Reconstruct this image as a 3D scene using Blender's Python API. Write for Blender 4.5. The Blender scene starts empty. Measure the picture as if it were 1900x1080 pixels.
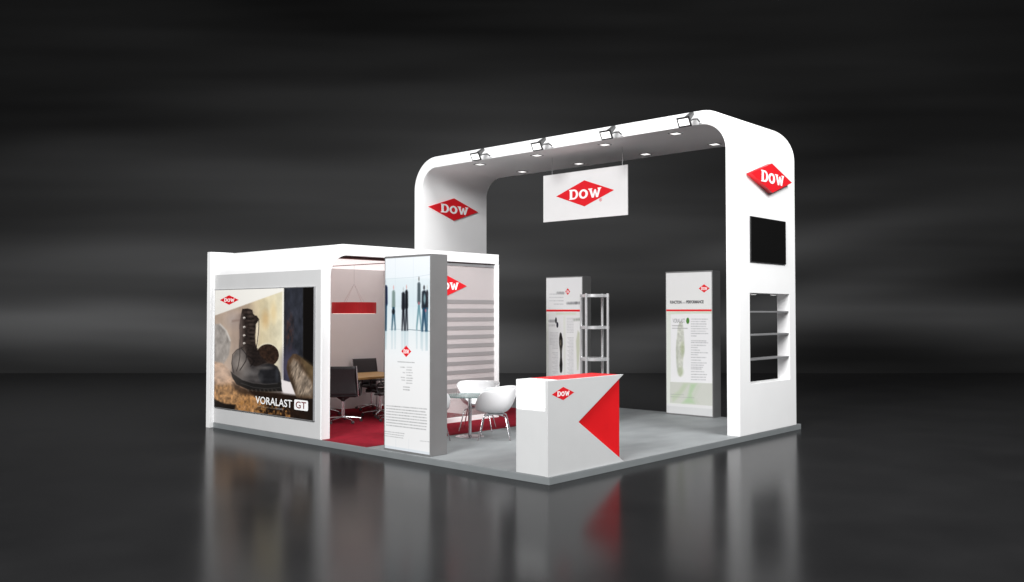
import bpy, bmesh, math, random
import numpy as np
from mathutils import Vector, Matrix
R = math.radians
random.seed(7)
scn = bpy.context.scene
COL = scn.collection

# ------------------------------------------------------------------ camera
cam_d = bpy.data.cameras.new('camera')
cam = bpy.data.objects.new('camera', cam_d); COL.objects.link(cam)
YAW, PITCH = 0.7423, 0.02646
cam.location = (-7.4879, -6.2918, 1.9)
fw = Vector((math.cos(YAW)*math.cos(PITCH), math.sin(YAW)*math.cos(PITCH), math.sin(PITCH)))
cam.rotation_euler = fw.to_track_quat('-Z', 'Y').to_euler()
cam_d.sensor_width = 36.0
cam_d.lens = 36.0*1647.69/1900.0
cam_d.shift_x = 3.0/1900.0
cam_d.shift_y = -5.0/1900.0
cam_d.clip_end = 300
scn.camera = cam

# ------------------------------------------------------------------ world, exposure, lights
w = bpy.data.worlds.new('World'); scn.world = w; w.use_nodes = True
bg = w.node_tree.nodes['Background']
bg.inputs[0].default_value = (0.9, 0.95, 1.0, 1); bg.inputs[1].default_value = 0.09
scn.view_settings.view_transform = 'Standard'
scn.view_settings.look = 'None'
scn.view_settings.exposure = 0.0
scn.view_settings.gamma = 1.0

def area(name, loc, target, size, power, color=(1, 1, 1), size_y=None):
    l = bpy.data.lights.new(name, 'AREA'); l.energy = power; l.color = color
    l.shape = 'RECTANGLE'; l.size = size; l.size_y = size_y or size
    o = bpy.data.objects.new(name, l); COL.objects.link(o)
    o.location = loc
    d = Vector(target)-Vector(loc)
    o.rotation_euler = d.to_track_quat('-Z', 'Y').to_euler()
    return o
area('softbox_left', (-16.0, -3.5, 11.5), (3.2, 3.0, 2.0), 7, 5900)
area('softbox_right', (3.0, -8.0, 9.8), (2.8, 1.0, 3.0), 5, 1780)
area('softbox_top', (1.0, 1.5, 13.0), (3.0, 3.2, 0), 7, 650)
area('backdrop_wash', (7, 9, 5.5), (15, 16.5, 2.0), 12, 150, size_y=2)  # unseen fill light added behind the stand to brighten the backdrop

# ------------------------------------------------------------------ materials
def s2l(c):
    c = c/255.0
    return c/12.92 if c <= 0.04045 else ((c+0.055)/1.055)**2.4
def rgb(r, g, b, k=1.0): return (s2l(r)*k, s2l(g)*k, s2l(b)*k, 1)
def mat(name, col, rough=0.5, metal=0.0, spec=0.5, noise=0.04, nscale=6.0, bump=0.0, bscale=200.0, coat=0.0, rvar=0.06, stretch=(1, 1, 1)):
    m = bpy.data.materials.new(name); m.use_nodes = True
    nt = m.node_tree; b = nt.nodes['Principled BSDF']
    b.inputs['Metallic'].default_value = metal
    b.inputs['Specular IOR Level'].default_value = spec
    b.inputs['Coat Weight'].default_value = coat
    tc = nt.nodes.new('ShaderNodeTexCoord'); mp = nt.nodes.new('ShaderNodeMapping')
    mp.inputs['Scale'].default_value = stretch
    nt.links.new(tc.outputs['Object'], mp.inputs['Vector'])
    n = nt.nodes.new('ShaderNodeTexNoise'); n.inputs['Scale'].default_value = nscale; n.inputs['Detail'].default_value = 5
    nt.links.new(mp.outputs[0], n.inputs['Vector'])
    r = nt.nodes.new('ShaderNodeMapRange')
    r.inputs['From Min'].default_value = 0.3; r.inputs['From Max'].default_value = 0.7
    r.inputs['To Min'].default_value = 1-noise; r.inputs['To Max'].default_value = 1+noise
    nt.links.new(n.outputs['Fac'], r.inputs['Value'])
    mx = nt.nodes.new('ShaderNodeMix'); mx.data_type = 'RGBA'; mx.blend_type = 'MULTIPLY'
    mx.inputs['Factor'].default_value = 1
    mx.inputs['A'].default_value = (*col[:3], 1)
    nt.links.new(r.outputs[0], mx.inputs['B'])
    nt.links.new(mx.outputs['Result'], b.inputs['Base Color'])
    rr = nt.nodes.new('ShaderNodeMapRange')
    rr.inputs['To Min'].default_value = max(0.02, rough-rvar); rr.inputs['To Max'].default_value = min(1, rough+rvar)
    nt.links.new(n.outputs['Fac'], rr.inputs['Value']); nt.links.new(rr.outputs[0], b.inputs['Roughness'])
    if bump > 0:
        n2 = nt.nodes.new('ShaderNodeTexNoise'); n2.inputs['Scale'].default_value = bscale; n2.inputs['Detail'].default_value = 3
        nt.links.new(tc.outputs['Object'], n2.inputs['Vector'])
        bp = nt.nodes.new('ShaderNodeBump'); bp.inputs['Strength'].default_value = bump; bp.inputs['Distance'].default_value = 0.004
        nt.links.new(n2.outputs['Fac'], bp.inputs['Height']); nt.links.new(bp.outputs[0], b.inputs['Normal'])
    return m
def emis(name, col, strength):
    m = bpy.data.materials.new(name); m.use_nodes = True
    b = m.node_tree.nodes['Principled BSDF']
    b.inputs['Base Color'].default_value = (.8, .8, .8, 1)
    b.inputs['Emission Color'].default_value = col; b.inputs['Emission Strength'].default_value = strength
    return m
def print_mat(name, rough=0.45):
    m = bpy.data.materials.new(name); m.use_nodes = True
    nt = m.node_tree; b = nt.nodes['Principled BSDF']
    a = nt.nodes.new('ShaderNodeAttribute'); a.attribute_name = 'ink'
    nt.links.new(a.outputs['Color'], b.inputs['Base Color']); b.inputs['Roughness'].default_value = rough
    b.inputs['Specular IOR Level'].default_value = 0.25
    return m

M = dict(
    white=mat('white_lacquer', (.90, .90, .90), .38, noise=.012, nscale=2.5, spec=.4),
    laminate=mat('grey_white_laminate', (.57, .57, .57), .45, noise=.02, nscale=3, spec=.35),
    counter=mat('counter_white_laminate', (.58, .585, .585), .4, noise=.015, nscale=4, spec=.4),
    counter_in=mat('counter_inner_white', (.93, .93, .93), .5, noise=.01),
    red=mat('red_laminate', (.72, .012, .016), .38, noise=.04, nscale=3, spec=.35),
    logo_red=mat('red_logo_vinyl', (.70, .014, .022), .4, noise=.02, spec=.35),
    letter=mat('white_lettering', (.92, .92, .92), .4, noise=.0, spec=.3),
    grey_carpet=mat('grey_carpet', (.232, .245, .250), .62, noise=.12, nscale=1.6, bump=.35, bscale=160, spec=.35, stretch=(1, 2.2, 1)),
    red_carpet=mat('red_carpet', (.20, .006, .016), .9, noise=.16, nscale=9, bump=.4, bscale=180, spec=.1),
    edge=mat('platform_edge_metal', (.20, .215, .22), .45, noise=.05, nscale=3, spec=.4),
    case=mat('grey_case_aluminium', (.19, .19, .19), .42, noise=.03, nscale=4, spec=.4, metal=.15),
    frame=mat('frame_aluminium', (.45, .45, .46), .35, metal=.6, noise=.03),
    chrome=mat('brushed_chrome', (.72, .72, .74), .22, metal=1, noise=.04, nscale=20),
    steel=mat('satin_steel', (.55, .55, .57), .35, metal=.9, noise=.04, nscale=20),
    black=mat('black_plastic', (.012, .012, .013), .42, noise=.1),
    darkgrey=mat('dark_grey_housing', (.06, .06, .062), .4, noise=.06),
    midgrey=mat('mid_grey_housing', (.11, .11, .11), .35, noise=.06, metal=.4),
    leather=mat('black_mesh_upholstery', (.022, .021, .023), .55, noise=.15, nscale=30, bump=.3, bscale=400),
    banner=mat('white_banner_sheet', (.74, .73, .73), .5, noise=.01, spec=.2),
    post=mat('satin_aluminium_post', (.60, .60, .61), .32, metal=.65, noise=.02, nscale=8),
    tub=mat('white_moulded_plastic', (.86, .86, .87), .22, noise=.01, spec=.5, coat=.3),
    shade=mat('red_fabric_shade', (.55, .008, .012), .7, noise=.08, nscale=40, stretch=(1, 1, .1)),
    wood=mat('oak_table_top', (.48, .30, .11), .4, noise=.22, nscale=7, stretch=(.6, 6, 6)),
    wall_in=mat('interior_wall_paint', (.82, .81, .81), .7, noise=.015, nscale=3, spec=.2),
    shelf=mat('grey_shelf_board', (.22, .22, .225), .35, noise=.03),
    joint=mat('dark_joint_profile', (.10, .035, .035), .5, noise=.05),
    wire=mat('thin_steel_wire', (.6, .6, .6), .4, metal=.5, noise=0),
    screen=mat('black_glass_screen', (.006, .006, .006), .06, noise=0, spec=.5, rvar=.01),
    ink=mat('dark_ink', (.05, .05, .055), .6, noise=0),
    ink_grey=mat('grey_ink', (.28, .28, .29), .6, noise=0),
    ink_red=mat('brown_ink', (.16, .03, .03), .6, noise=0),
    lamp=emis('lit_lamp_lens', (1, .98, .95, 1), 1.3),
    ceiling=emis('fabric_ceiling_added_glow', (1, .92, .91, 1), .88),
    printed=print_mat('printed_graphic'),
)
# hanging banner that catches light on both faces
# dark backdrop: charcoal cloth with broad paler and darker horizontal bands set by height
def backdrop_mat():
    m = bpy.data.materials.new('charcoal_banded_backdrop'); m.use_nodes = True
    nt = m.node_tree; L = nt.links; b = nt.nodes['Principled BSDF']; b.inputs['Roughness'].default_value = .95
    b.inputs['Specular IOR Level'].default_value = .05
    tc = nt.nodes.new('ShaderNodeTexCoord')
    def noise(scale, loc, rot, detail):
        mp = nt.nodes.new('ShaderNodeMapping'); mp.inputs['Scale'].default_value = scale
        mp.inputs['Location'].default_value = loc; mp.inputs['Rotation'].default_value = (0, rot, 0)
        L.new(tc.outputs['Object'], mp.inputs['Vector'])
        n = nt.nodes.new('ShaderNodeTexNoise'); n.inputs['Scale'].default_value = 1.0; n.inputs['Detail'].default_value = detail
        L.new(mp.outputs[0], n.inputs['Vector']); return n
    def math_(op, a, c, d=None):
        n = nt.nodes.new('ShaderNodeMath'); n.operation = op
        for k_, v in enumerate((a, c, d)):
            if v is None: continue
            if isinstance(v, (int, float)): n.inputs[k_].default_value = v
            else: L.new(v, n.inputs[k_])
        return n.outputs[0]
    sep = nt.nodes.new('ShaderNodeSeparateXYZ'); L.new(tc.outputs['Object'], sep.inputs[0])
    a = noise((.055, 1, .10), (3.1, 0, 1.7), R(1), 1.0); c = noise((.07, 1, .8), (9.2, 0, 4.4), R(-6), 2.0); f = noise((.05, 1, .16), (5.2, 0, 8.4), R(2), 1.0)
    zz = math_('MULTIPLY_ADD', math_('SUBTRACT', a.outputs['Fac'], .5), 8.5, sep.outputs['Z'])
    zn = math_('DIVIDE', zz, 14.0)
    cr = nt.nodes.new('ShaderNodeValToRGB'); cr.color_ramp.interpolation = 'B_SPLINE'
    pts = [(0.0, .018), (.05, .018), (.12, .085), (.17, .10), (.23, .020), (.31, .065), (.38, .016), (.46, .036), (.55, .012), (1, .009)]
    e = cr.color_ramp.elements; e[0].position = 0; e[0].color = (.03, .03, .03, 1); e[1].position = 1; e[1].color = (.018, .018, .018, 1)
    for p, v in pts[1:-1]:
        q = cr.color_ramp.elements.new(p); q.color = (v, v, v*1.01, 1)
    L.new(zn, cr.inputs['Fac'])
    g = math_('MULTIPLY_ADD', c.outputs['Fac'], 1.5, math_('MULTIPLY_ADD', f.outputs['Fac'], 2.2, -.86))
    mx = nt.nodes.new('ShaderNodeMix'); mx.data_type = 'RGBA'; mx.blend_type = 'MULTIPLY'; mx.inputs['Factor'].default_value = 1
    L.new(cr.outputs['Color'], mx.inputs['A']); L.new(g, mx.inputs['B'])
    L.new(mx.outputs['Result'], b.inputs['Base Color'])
    return m
def floor_mat():
    m = bpy.data.materials.new('polished_dark_floor'); m.use_nodes = True
    nt = m.node_tree; b = nt.nodes['Principled BSDF']
    tc = nt.nodes.new('ShaderNodeTexCoord'); n = nt.nodes.new('ShaderNodeTexNoise')
    n.inputs['Scale'].default_value = .8; n.inputs['Detail'].default_value = 6
    nt.links.new(tc.outputs['Object'], n.inputs['Vector'])
    cr = nt.nodes.new('ShaderNodeValToRGB'); e = cr.color_ramp.elements
    e[0].position = .3; e[0].color = (.010, .010, .0105, 1); e[1].position = .7; e[1].color = (.0145, .0145, .015, 1)
    nt.links.new(n.outputs['Fac'], cr.inputs['Fac']); nt.links.new(cr.outputs[0], b.inputs['Base Color'])
    rr = nt.nodes.new('ShaderNodeMapRange'); rr.inputs['To Min'].default_value = .15; rr.inputs['To Max'].default_value = .21
    nt.links.new(n.outputs['Fac'], rr.inputs['Value']); nt.links.new(rr.outputs[0], b.inputs['Roughness'])
    b.inputs['Specular IOR Level'].default_value = .045
    return m
def glass_mat(name, tint, frost, frost_col):
    m = bpy.data.materials.new(name); m.use_nodes = True
    nt = m.node_tree; b = nt.nodes['Principled BSDF']; out = nt.nodes['Material Output']
    b.inputs['Base Color'].default_value = frost_col; b.inputs['Roughness'].default_value = .5
    tr = nt.nodes.new('ShaderNodeBsdfTransparent'); tr.inputs['Color'].default_value = tint
    gl = nt.nodes.new('ShaderNodeBsdfGlossy'); gl.inputs['Roughness'].default_value = .08; gl.inputs['Color'].default_value = (.6, .6, .6, 1)
    fr = nt.nodes.new('ShaderNodeFresnel'); fr.inputs['IOR'].default_value = 1.3
    m1 = nt.nodes.new('ShaderNodeMixShader'); nt.links.new(fr.outputs[0], m1.inputs[0])
    nt.links.new(tr.outputs[0], m1.inputs[1]); nt.links.new(gl.outputs[0], m1.inputs[2])
    m2 = nt.nodes.new('ShaderNodeMixShader'); m2.inputs[0].default_value = frost
    nt.links.new(m1.outputs[0], m2.inputs[1]); nt.links.new(b.outputs[0], m2.inputs[2])
    nt.links.new(m2.outputs[0], out.inputs['Surface'])
    return m
M['glass'] = glass_mat('clear_partition_glass', (.95, .92, .92, 1), .10, (.85, .81, .81, 1))
M['frost_grey'] = glass_mat('grey_frosted_vinyl', (.85, .82, .82, 1), .72, (.36, .34, .34, 1))
M['frost_light'] = glass_mat('pale_frosted_vinyl', (.95, .92, .92, 1), .45, (.76, .72, .72, 1))
M['table_glass'] = glass_mat('greenish_table_glass', (.80, .92, .90, 1), .22, (.55, .72, .70, 1))

# ------------------------------------------------------------------ mesh helpers
class MB:
    def __init__(s): s.v = []; s.f = []
    def add(s, vs, fs):
        o = len(s.v); s.v += [tuple(v) for v in vs]; s.f += [tuple(i+o for i in f) for f in fs]; return s
    def box(s, x0, x1, y0, y1, z0, z1):
        vs = [(x, y, z) for x in (x0, x1) for y in (y0, y1) for z in (z0, z1)]
        return s.add(vs, [(0, 1, 3, 2), (4, 6, 7, 5), (0, 4, 5, 1), (2, 3, 7, 6), (0, 2, 6, 4), (1, 5, 7, 3)])
    def tube(s, pts, r, n=12, cap=True):
        pts = [Vector(p) for p in pts]; rs = r if isinstance(r, (list, tuple)) else [r]*len(pts)
        vs = []; fs = []; up = None
        for i, p in enumerate(pts):
            t = (pts[min(i+1, len(pts)-1)]-pts[max(i-1, 0)]).normalized()
            if up is None: up = t.orthogonal().normalized()
            a = (up-t*up.dot(t)).normalized(); b = t.cross(a); up = a
            for k in range(n):
                an = 2*math.pi*k/n; vs.append(p+(a*math.cos(an)+b*math.sin(an))*rs[i])
        for i in range(len(pts)-1):
            for k in range(n):
                fs.append((i*n+k, i*n+(k+1) % n, (i+1)*n+(k+1) % n, (i+1)*n+k))
        if cap: fs += [tuple(range(n))[::-1], tuple((len(pts)-1)*n+k for k in range(n))]
        return s.add(vs, fs)
    def lathe(s, c, prof, n=48):           # prof: (r, z) list, closed at axis by caller
        vs = []; fs = []
        for r, z in prof:
            for k in range(n):
                a = 2*math.pi*k/n; vs.append((c[0]+r*math.cos(a), c[1]+r*math.sin(a), c[2]+z))
        for i in range(len(prof)-1):
            for k in range(n):
                fs.append((i*n+k, i*n+(k+1) % n, (i+1)*n+(k+1) % n, (i+1)*n+k))
        fs += [tuple(range(n))[::-1], tuple((len(prof)-1)*n+k for k in range(n))]
        return s.add(vs, fs)
    def extrude(s, poly, o, r, u, n, d0, d1):   # polygon in the plane (r,u) from depth d0 to d1 along n
        o, r, u, n = map(Vector, (o, r, u, n)); k = len(poly)
        vs = [o+r*x+u*y+n*d0 for x, y in poly]+[o+r*x+u*y+n*d1 for x, y in poly]
        fs = [tuple(range(k))[::-1], tuple(range(k, 2*k))]+[(i, (i+1) % k, (i+1) % k+k, i+k) for i in range(k)]
        return s.add(vs, fs)
    def build(s, name, m, parent=None, off=None, bevel=0, smooth=None, seg=2):
        me = bpy.data.meshes.new(name)
        if off is None and parent is not None: off = parent.get('_off', (0, 0, 0))
        off = off or (0, 0, 0)
        me.from_pydata([(a-off[0], b-off[1], c-off[2]) for a, b, c in s.v], [], s.f)
        bm = bmesh.new(); bm.from_mesh(me); bmesh.ops.recalc_face_normals(bm, faces=bm.faces); bm.to_mesh(me); bm.free()
        if smooth:
            me.polygons.foreach_set('use_smooth', [True]*len(me.polygons)); me.set_sharp_from_angle(angle=R(smooth))
        me.materials.append(m)
        return link(name, me, parent, off, bevel, seg)
def link(name, me, parent, off=(0, 0, 0), bevel=0, seg=2):
    o = bpy.data.objects.new(name, me); COL.objects.link(o)
    if parent is not None: o.parent = parent
    o['_off'] = tuple(off)
    if bevel:
        b = o.modifiers.new('bevel', 'BEVEL'); b.width = bevel; b.segments = seg; b.limit_method = 'ANGLE'; b.angle_limit = R(40)
    return o
def thing(name, label, cat, loc=(0, 0, 0), rz=0, group=None, local=False):
    o = bpy.data.objects.new(name, None); COL.objects.link(o); o.empty_display_size = .1
    o.location = loc; o.rotation_euler = (0, 0, rz)
    o['label'] = label; o['category'] = cat
    if group: o['group'] = group
    o['_off'] = (0, 0, 0) if local else tuple(loc)
    return o
def tag(o, label, cat, group=None):
    o['label'] = label; o['category'] = cat
    if group: o['group'] = group
    return o
def struct(o): o['kind'] = 'structure'; return o
def children_of(o): return [c for c in list(bpy.data.objects) if c.parent == o]
def dup(root, loc, rz, label, drop=()):
    r = root.copy(); COL.objects.link(r); r.location = loc; r.rotation_euler = (0, 0, rz); r['label'] = label
    for ch in children_of(root):
        c = ch.copy(); COL.objects.link(c); c.parent = r
        for g in children_of(ch):
            d = g.copy(); COL.objects.link(d); d.parent = c
    return r
def arc(cx, cy, r, a0, a1, n):
    return [(cx+r*math.cos(R(a0+(a1-a0)*i/n)), cy+r*math.sin(R(a0+(a1-a0)*i/n))) for i in range(n+1)]
NX = dict(r=(0, -1, 0), u=(0, 0, 1), n=(-1, 0, 0))   # a face that looks towards -X
NY = dict(r=(1, 0, 0), u=(0, 0, 1), n=(0, -1, 0))    # a face that looks towards -Y

def flat_loops(name, loops, m, parent, o, basis, depth, sub=None):
    """closed 2D loops (with holes) filled and given a thickness, laid in a wall plane"""
    cu = bpy.data.curves.new(name, 'CURVE'); cu.dimensions = '2D'; cu.fill_mode = 'BOTH'; cu.extrude = depth/2
    for lp in loops:
        sp = cu.splines.new('POLY'); sp.points.add(len(lp)-1); sp.use_cyclic_u = True
        for p, (x, y) in zip(sp.points, lp): p.co = (x, y, 0, 1)
    return curve_to(name, cu, m, parent, o, basis, depth)
def curve_to(name, cu, m, parent, o, basis, depth):
    ob = bpy.data.objects.new('tmp', cu); COL.objects.link(ob)
    dg = bpy.context.evaluated_depsgraph_get(); me = bpy.data.meshes.new_from_object(ob.evaluated_get(dg))
    bpy.data.objects.remove(ob)
    r, u, n = (Vector(basis[k]) for k in 'run'); off = Vector(parent['_off']) if parent is not None else Vector()
    oo = Vector(o)
    for v in me.vertices:
        x, y, z = v.co; v.co = oo+r*x+u*y+n*(z+depth/2)-off
    me.name = name; me.materials.clear(); me.materials.append(m); me.update()
    return link(name, me, parent, off)
def text(name, s, m, parent, o, basis, width, height, depth=.001, bold=0.0, center=False):
    """text scaled to the given width and cap height, lower left corner at o"""
    cu = bpy.data.curves.new(name, 'FONT'); cu.body = s; cu.offset = bold; cu.extrude = 0.0001; cu.size = 1; cu.resolution_u = 3
    ob = bpy.data.objects.new('tmp', cu); COL.objects.link(ob)
    dg = bpy.context.evaluated_depsgraph_get(); me = bpy.data.meshes.new_from_object(ob.evaluated_get(dg))
    bpy.data.objects.remove(ob)
    xs = [v.co.x for v in me.vertices]; ys = [v.co.y for v in me.vertices]
    x0, x1, y0, y1 = min(xs), max(xs), min(ys), max(ys)
    r, u, n = (Vector(basis[k]) for k in 'run'); off = Vector(parent['_off']); oo = Vector(o)
    for v in me.vertices:
        x, y, z = v.co
        v.co = oo+r*((x-x0)/(x1-x0)*width)+u*((y-y0)/(y1-y0)*height)+n*(depth if z > 0 else 0)-off
    me.name = name; me.materials.clear(); me.materials.append(m); me.update()
    return link(name, me, parent, off)

def dow_loops(a, b):
    def sc(l): return [(x*a, y*b) for x, y in l]
    def ell(cx, cy, rx, ry, n=28): return [(cx+rx*math.cos(2*math.pi*i/n), cy+ry*math.sin(2*math.pi*i/n)) for i in range(n)]
    T, B = .385, -.385
    D = [(-.535, T), (-.37, T)]+[(-.37+.155*math.cos(R(t)), .0+.385*math.sin(R(t))) for t in range(80, -81, -10)]+[(-.37, B), (-.535, B), (-.535, B+.06), (-.508, B+.09), (-.508, T-.09), (-.535, T-.06)]
    Dh = [(-.422, .26), (-.375, .26)]+[(-.375+.082*math.cos(R(t)), .265*math.sin(R(t))) for t in range(75, -76, -15)]+[(-.375, -.26), (-.422, -.26)]
    O = ell(-.032, -.045, .156, .358); Oh = ell(-.035, -.045, .076, .215)
    t, bb = .315, -.395
    W = [(.135, t), (.275, t), (.275, t-.06), (.252, t-.08), (.293, -.16), (.345, t-.10), (.395, t-.10), (.432, -.16), (.478, t-.08), (.452, t-.06), (.452, t), (.575, t), (.575, t-.06), (.548, t-.09), (.468, bb), (.40, bb), (.368, -.02), (.325, bb), (.257, bb), (.167, t-.09), (.135, t-.06)]
    return sc(D), sc(Dh), sc(O), sc(Oh), sc(W)
def logo(name, parent, c, basis, a, b, depth, letter_depth=.004, m='logo_red', label=None):
    """red diamond with the raised white word; the word is the diamond's own part"""
    d = flat_loops(name, [[(-a, 0), (0, -b), (a, 0), (0, b)]], M[m], parent, c, basis, depth)
    n = Vector(basis['n']); cc = Vector(c)+n*depth
    if parent is None:
        pass
    flat_loops('lettering', list(dow_loops(a, b)), M['letter'], d, tuple(cc), basis, letter_depth)
    if label: d['label'] = label
    return d

# ------------------------------------------------------------------ printed artwork (colour per vertex of a flat sheet)
def hom(quad):     # quad: artwork-unit positions of TL, TR, BR, BL -> function (u,v)->(x,y)
    A = []; bb = []
    for (u, v), (x, y) in zip([(0, 0), (1, 0), (1, 1), (0, 1)], quad):
        A.append([u, v, 1, 0, 0, 0, -u*x, -v*x]); bb.append(x)
        A.append([0, 0, 0, u, v, 1, -u*y, -v*y]); bb.append(y)
    h = np.linalg.solve(np.array(A, float), np.array(bb, float))
    def f(U, V):
        w_ = h[6]*U+h[7]*V+1
        return (h[0]*U+h[1]*V+h[2])/w_, (h[3]*U+h[4]*V+h[5])/w_
    return f
def vnoise(x, y, seed=0):
    xi = np.floor(x).astype(int); yi = np.floor(y).astype(int); xf = x-xi; yf = y-yi
    xf = xf*xf*(3-2*xf); yf = yf*yf*(3-2*yf)
    def hsh(a, b):
        h = (a*374761393+b*668265263+seed*974711) & 0x7fffffff
        h = ((h ^ (h >> 13))*1274126177) & 0x7fffffff
        return ((h ^ (h >> 16)) & 0xffff)/65535.0
    return (hsh(xi, yi)*(1-xf)+hsh(xi+1, yi)*xf)*(1-yf)+(hsh(xi, yi+1)*(1-xf)+hsh(xi+1, yi+1)*xf)*yf
def fbm(x, y, seed=0, o=4):
    t = 0; a = .5; s = 0
    for i in range(o):
        t = t+a*vnoise(x, y, seed+i); s += a; x = x*2.03; y = y*2.03; a *= .5
    return t/s
class Art:
    def __init__(s, quad, nu, nv):
        s.nu, s.nv = nu, nv
        U, V = np.meshgrid(np.linspace(0, 1, nu), np.linspace(0, 1, nv))
        s.x, s.y = hom(quad)(U, V); s.U, s.V = U, V
        s.c = np.ones((nv, nu, 3))*200.0
    def sd(s, poly):
        x, y = s.x, s.y; n = len(poly); d = np.full(x.shape, 1e9); ins = np.zeros(x.shape, bool)
        for i in range(n):
            ax, ay = poly[i]; bx, by = poly[(i+1) % n]; ex, ey = bx-ax, by-ay
            L = ex*ex+ey*ey+1e-9
            t = np.clip(((x-ax)*ex+(y-ay)*ey)/L, 0, 1)
            d = np.minimum(d, np.hypot(x-ax-t*ex, y-ay-t*ey))
            cr = ((ay > y) != (by > y)) & (x < (bx-ax)*(y-ay)/((by-ay) if by != ay else 1e-9)+ax)
            ins ^= cr
        return np.where(ins, -d, d)
    def mask(s, m, col, alpha=1.0):
        m = np.clip(m*alpha, 0, 1)[..., None]
        col = np.asarray(col, float)
        s.c = s.c*(1-m)+col*m
    def poly(s, p, col, soft=2.0, alpha=1.0, noise=None):
        d = s.sd(p); m = np.clip(.5-d/(2*soft), 0, 1)
        if noise is not None:
            nz = noise; col = np.asarray(col, float)*nz[..., None]
        s.mask(m, col, alpha)
    def ell(s, cx, cy, rx, ry, col, soft=.2, alpha=1.0, noise=None):
        q = np.hypot((s.x-cx)/rx, (s.y-cy)/ry); m = np.clip((1+soft/2-q)/soft, 0, 1)
        if noise is not None: col = np.asarray(col, float)*noise[..., None]
        s.mask(m, col, alpha)
    def stroke(s, pts, wd, col, soft=1.5, alpha=1.0):
        x, y = s.x, s.y; d = np.full(x.shape, 1e9)
        for (ax, ay), (bx, by) in zip(pts[:-1], pts[1:]):
            ex, ey = bx-ax, by-ay; L = ex*ex+ey*ey+1e-9
            t = np.clip(((x-ax)*ex+(y-ay)*ey)/L, 0, 1); d = np.minimum(d, np.hypot(x-ax-t*ex, y-ay-t*ey))
        s.mask(np.clip(.5-(d-wd/2)/(2*soft), 0, 1), col, alpha)
    def words(s, x0, y0, x1, y1, h, col, alpha, rnd, gap=.25):
        """one line of lettering too small to read: a row of uneven dark word shapes"""
        L = math.hypot(x1-x0, y1-y0); t = 0
        while t < L:
            wl = min(rnd.uniform(1.6, 5.0)*h, L-t)
            a = t/L; b = (t+wl)/L
            nz = .45+.75*vnoise(s.x*3.1/h*2, s.y*.7/h, 17)
            s.stroke([(x0+(x1-x0)*a, y0+(y1-y0)*a), (x0+(x1-x0)*b, y0+(y1-y0)*b)], h*.62, col, h*.34, alpha*rnd.uniform(.7, .95)*nz)
            t += wl+h*gap*2.2
    def build(s, name, parent, o, basis, W, H, k=.86):
        r, u, n = (Vector(basis[q]) for q in 'run'); o = Vector(o); off = Vector(parent['_off'])
        P = np.array(o-off)[None, None, :]+s.U[..., None]*np.array(r)*W-s.V[..., None]*np.array(u)*H
        nu, nv = s.nu, s.nv
        idx = np.arange(nu*nv).reshape(nv, nu)
        F = np.stack([idx[:-1, :-1], idx[1:, :-1], idx[1:, 1:], idx[:-1, 1:]], -1).reshape(-1, 4)
        me = bpy.data.meshes.new(name)
        me.vertices.add(nu*nv); me.vertices.foreach_set('co', P.reshape(-1).astype(np.float32))
        me.loops.add(F.size); me.loops.foreach_set('vertex_index', F.reshape(-1).astype(np.int32))
        me.polygons.add(len(F)); me.polygons.foreach_set('loop_start', np.arange(0, F.size, 4, dtype=np.int32))
        me.polygons.foreach_set('loop_total', np.full(len(F), 4, dtype=np.int32))
        me.update(calc_edges=True)
        c = np.clip(s.c, 0, 255)/255.0
        lin = np.where(c <= .04045, c/12.92, ((c+.055)/1.055)**2.4)*k
        rgba = np.concatenate([lin, np.ones(lin.shape[:2]+(1,))], -1).reshape(-1).astype(np.float32)
        at = me.color_attributes.new('ink', 'FLOAT_COLOR', 'POINT'); at.data.foreach_set('color', rgba)
        me.materials.append(M['printed'])
        return link(name, me, parent, tuple(off))

# ================================================================== SETTING
T = 0.085                                              # top of the exhibition platform
fl = MB().add([(-60, -60, 0), (70, -60, 0), (70, 70, 0), (-60, 70, 0)], [(0, 1, 2, 3)]).build('floor', floor_mat())
struct(fl)
# backdrop: a long charcoal cyclorama 28 m away, gently curved forward at both ends
bd = MB(); cdir = Vector((math.cos(YAW), math.sin(YAW), 0)); rdir = Vector((math.sin(YAW), -math.cos(YAW), 0))
vs = []; N = 60
for i in range(N+1):
    s_ = -1+2*i/N; lx = s_*48; dy = 27.6-max(0, abs(lx)-26)**2*.03
    for z in (0.0, 22.0): vs.append((lx, dy, z))
fs = [(2*i, 2*i+2, 2*i+3, 2*i+1) for i in range(N)]
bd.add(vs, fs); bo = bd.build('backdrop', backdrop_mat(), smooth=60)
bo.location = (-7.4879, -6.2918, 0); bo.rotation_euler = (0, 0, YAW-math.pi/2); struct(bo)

pf = MB().box(0, 6.34, 0, 7.24, 0, T-.012).build('platform', M['edge'], bevel=.003); struct(pf)
gc = MB().box(0.0, 6.34, 0.0, 7.24, T-.0118, T).build('platform_carpet', M['grey_carpet']); struct(gc)
rc = MB().box(0.012, 4.95, 3.2, 7.18, T+.0005, T+.006).build('red_carpet', M['red_carpet'], bevel=.002)
tag(rc, 'dark red carpet under the meeting cabin, reaching out in front of its doorway', 'carpet')

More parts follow.
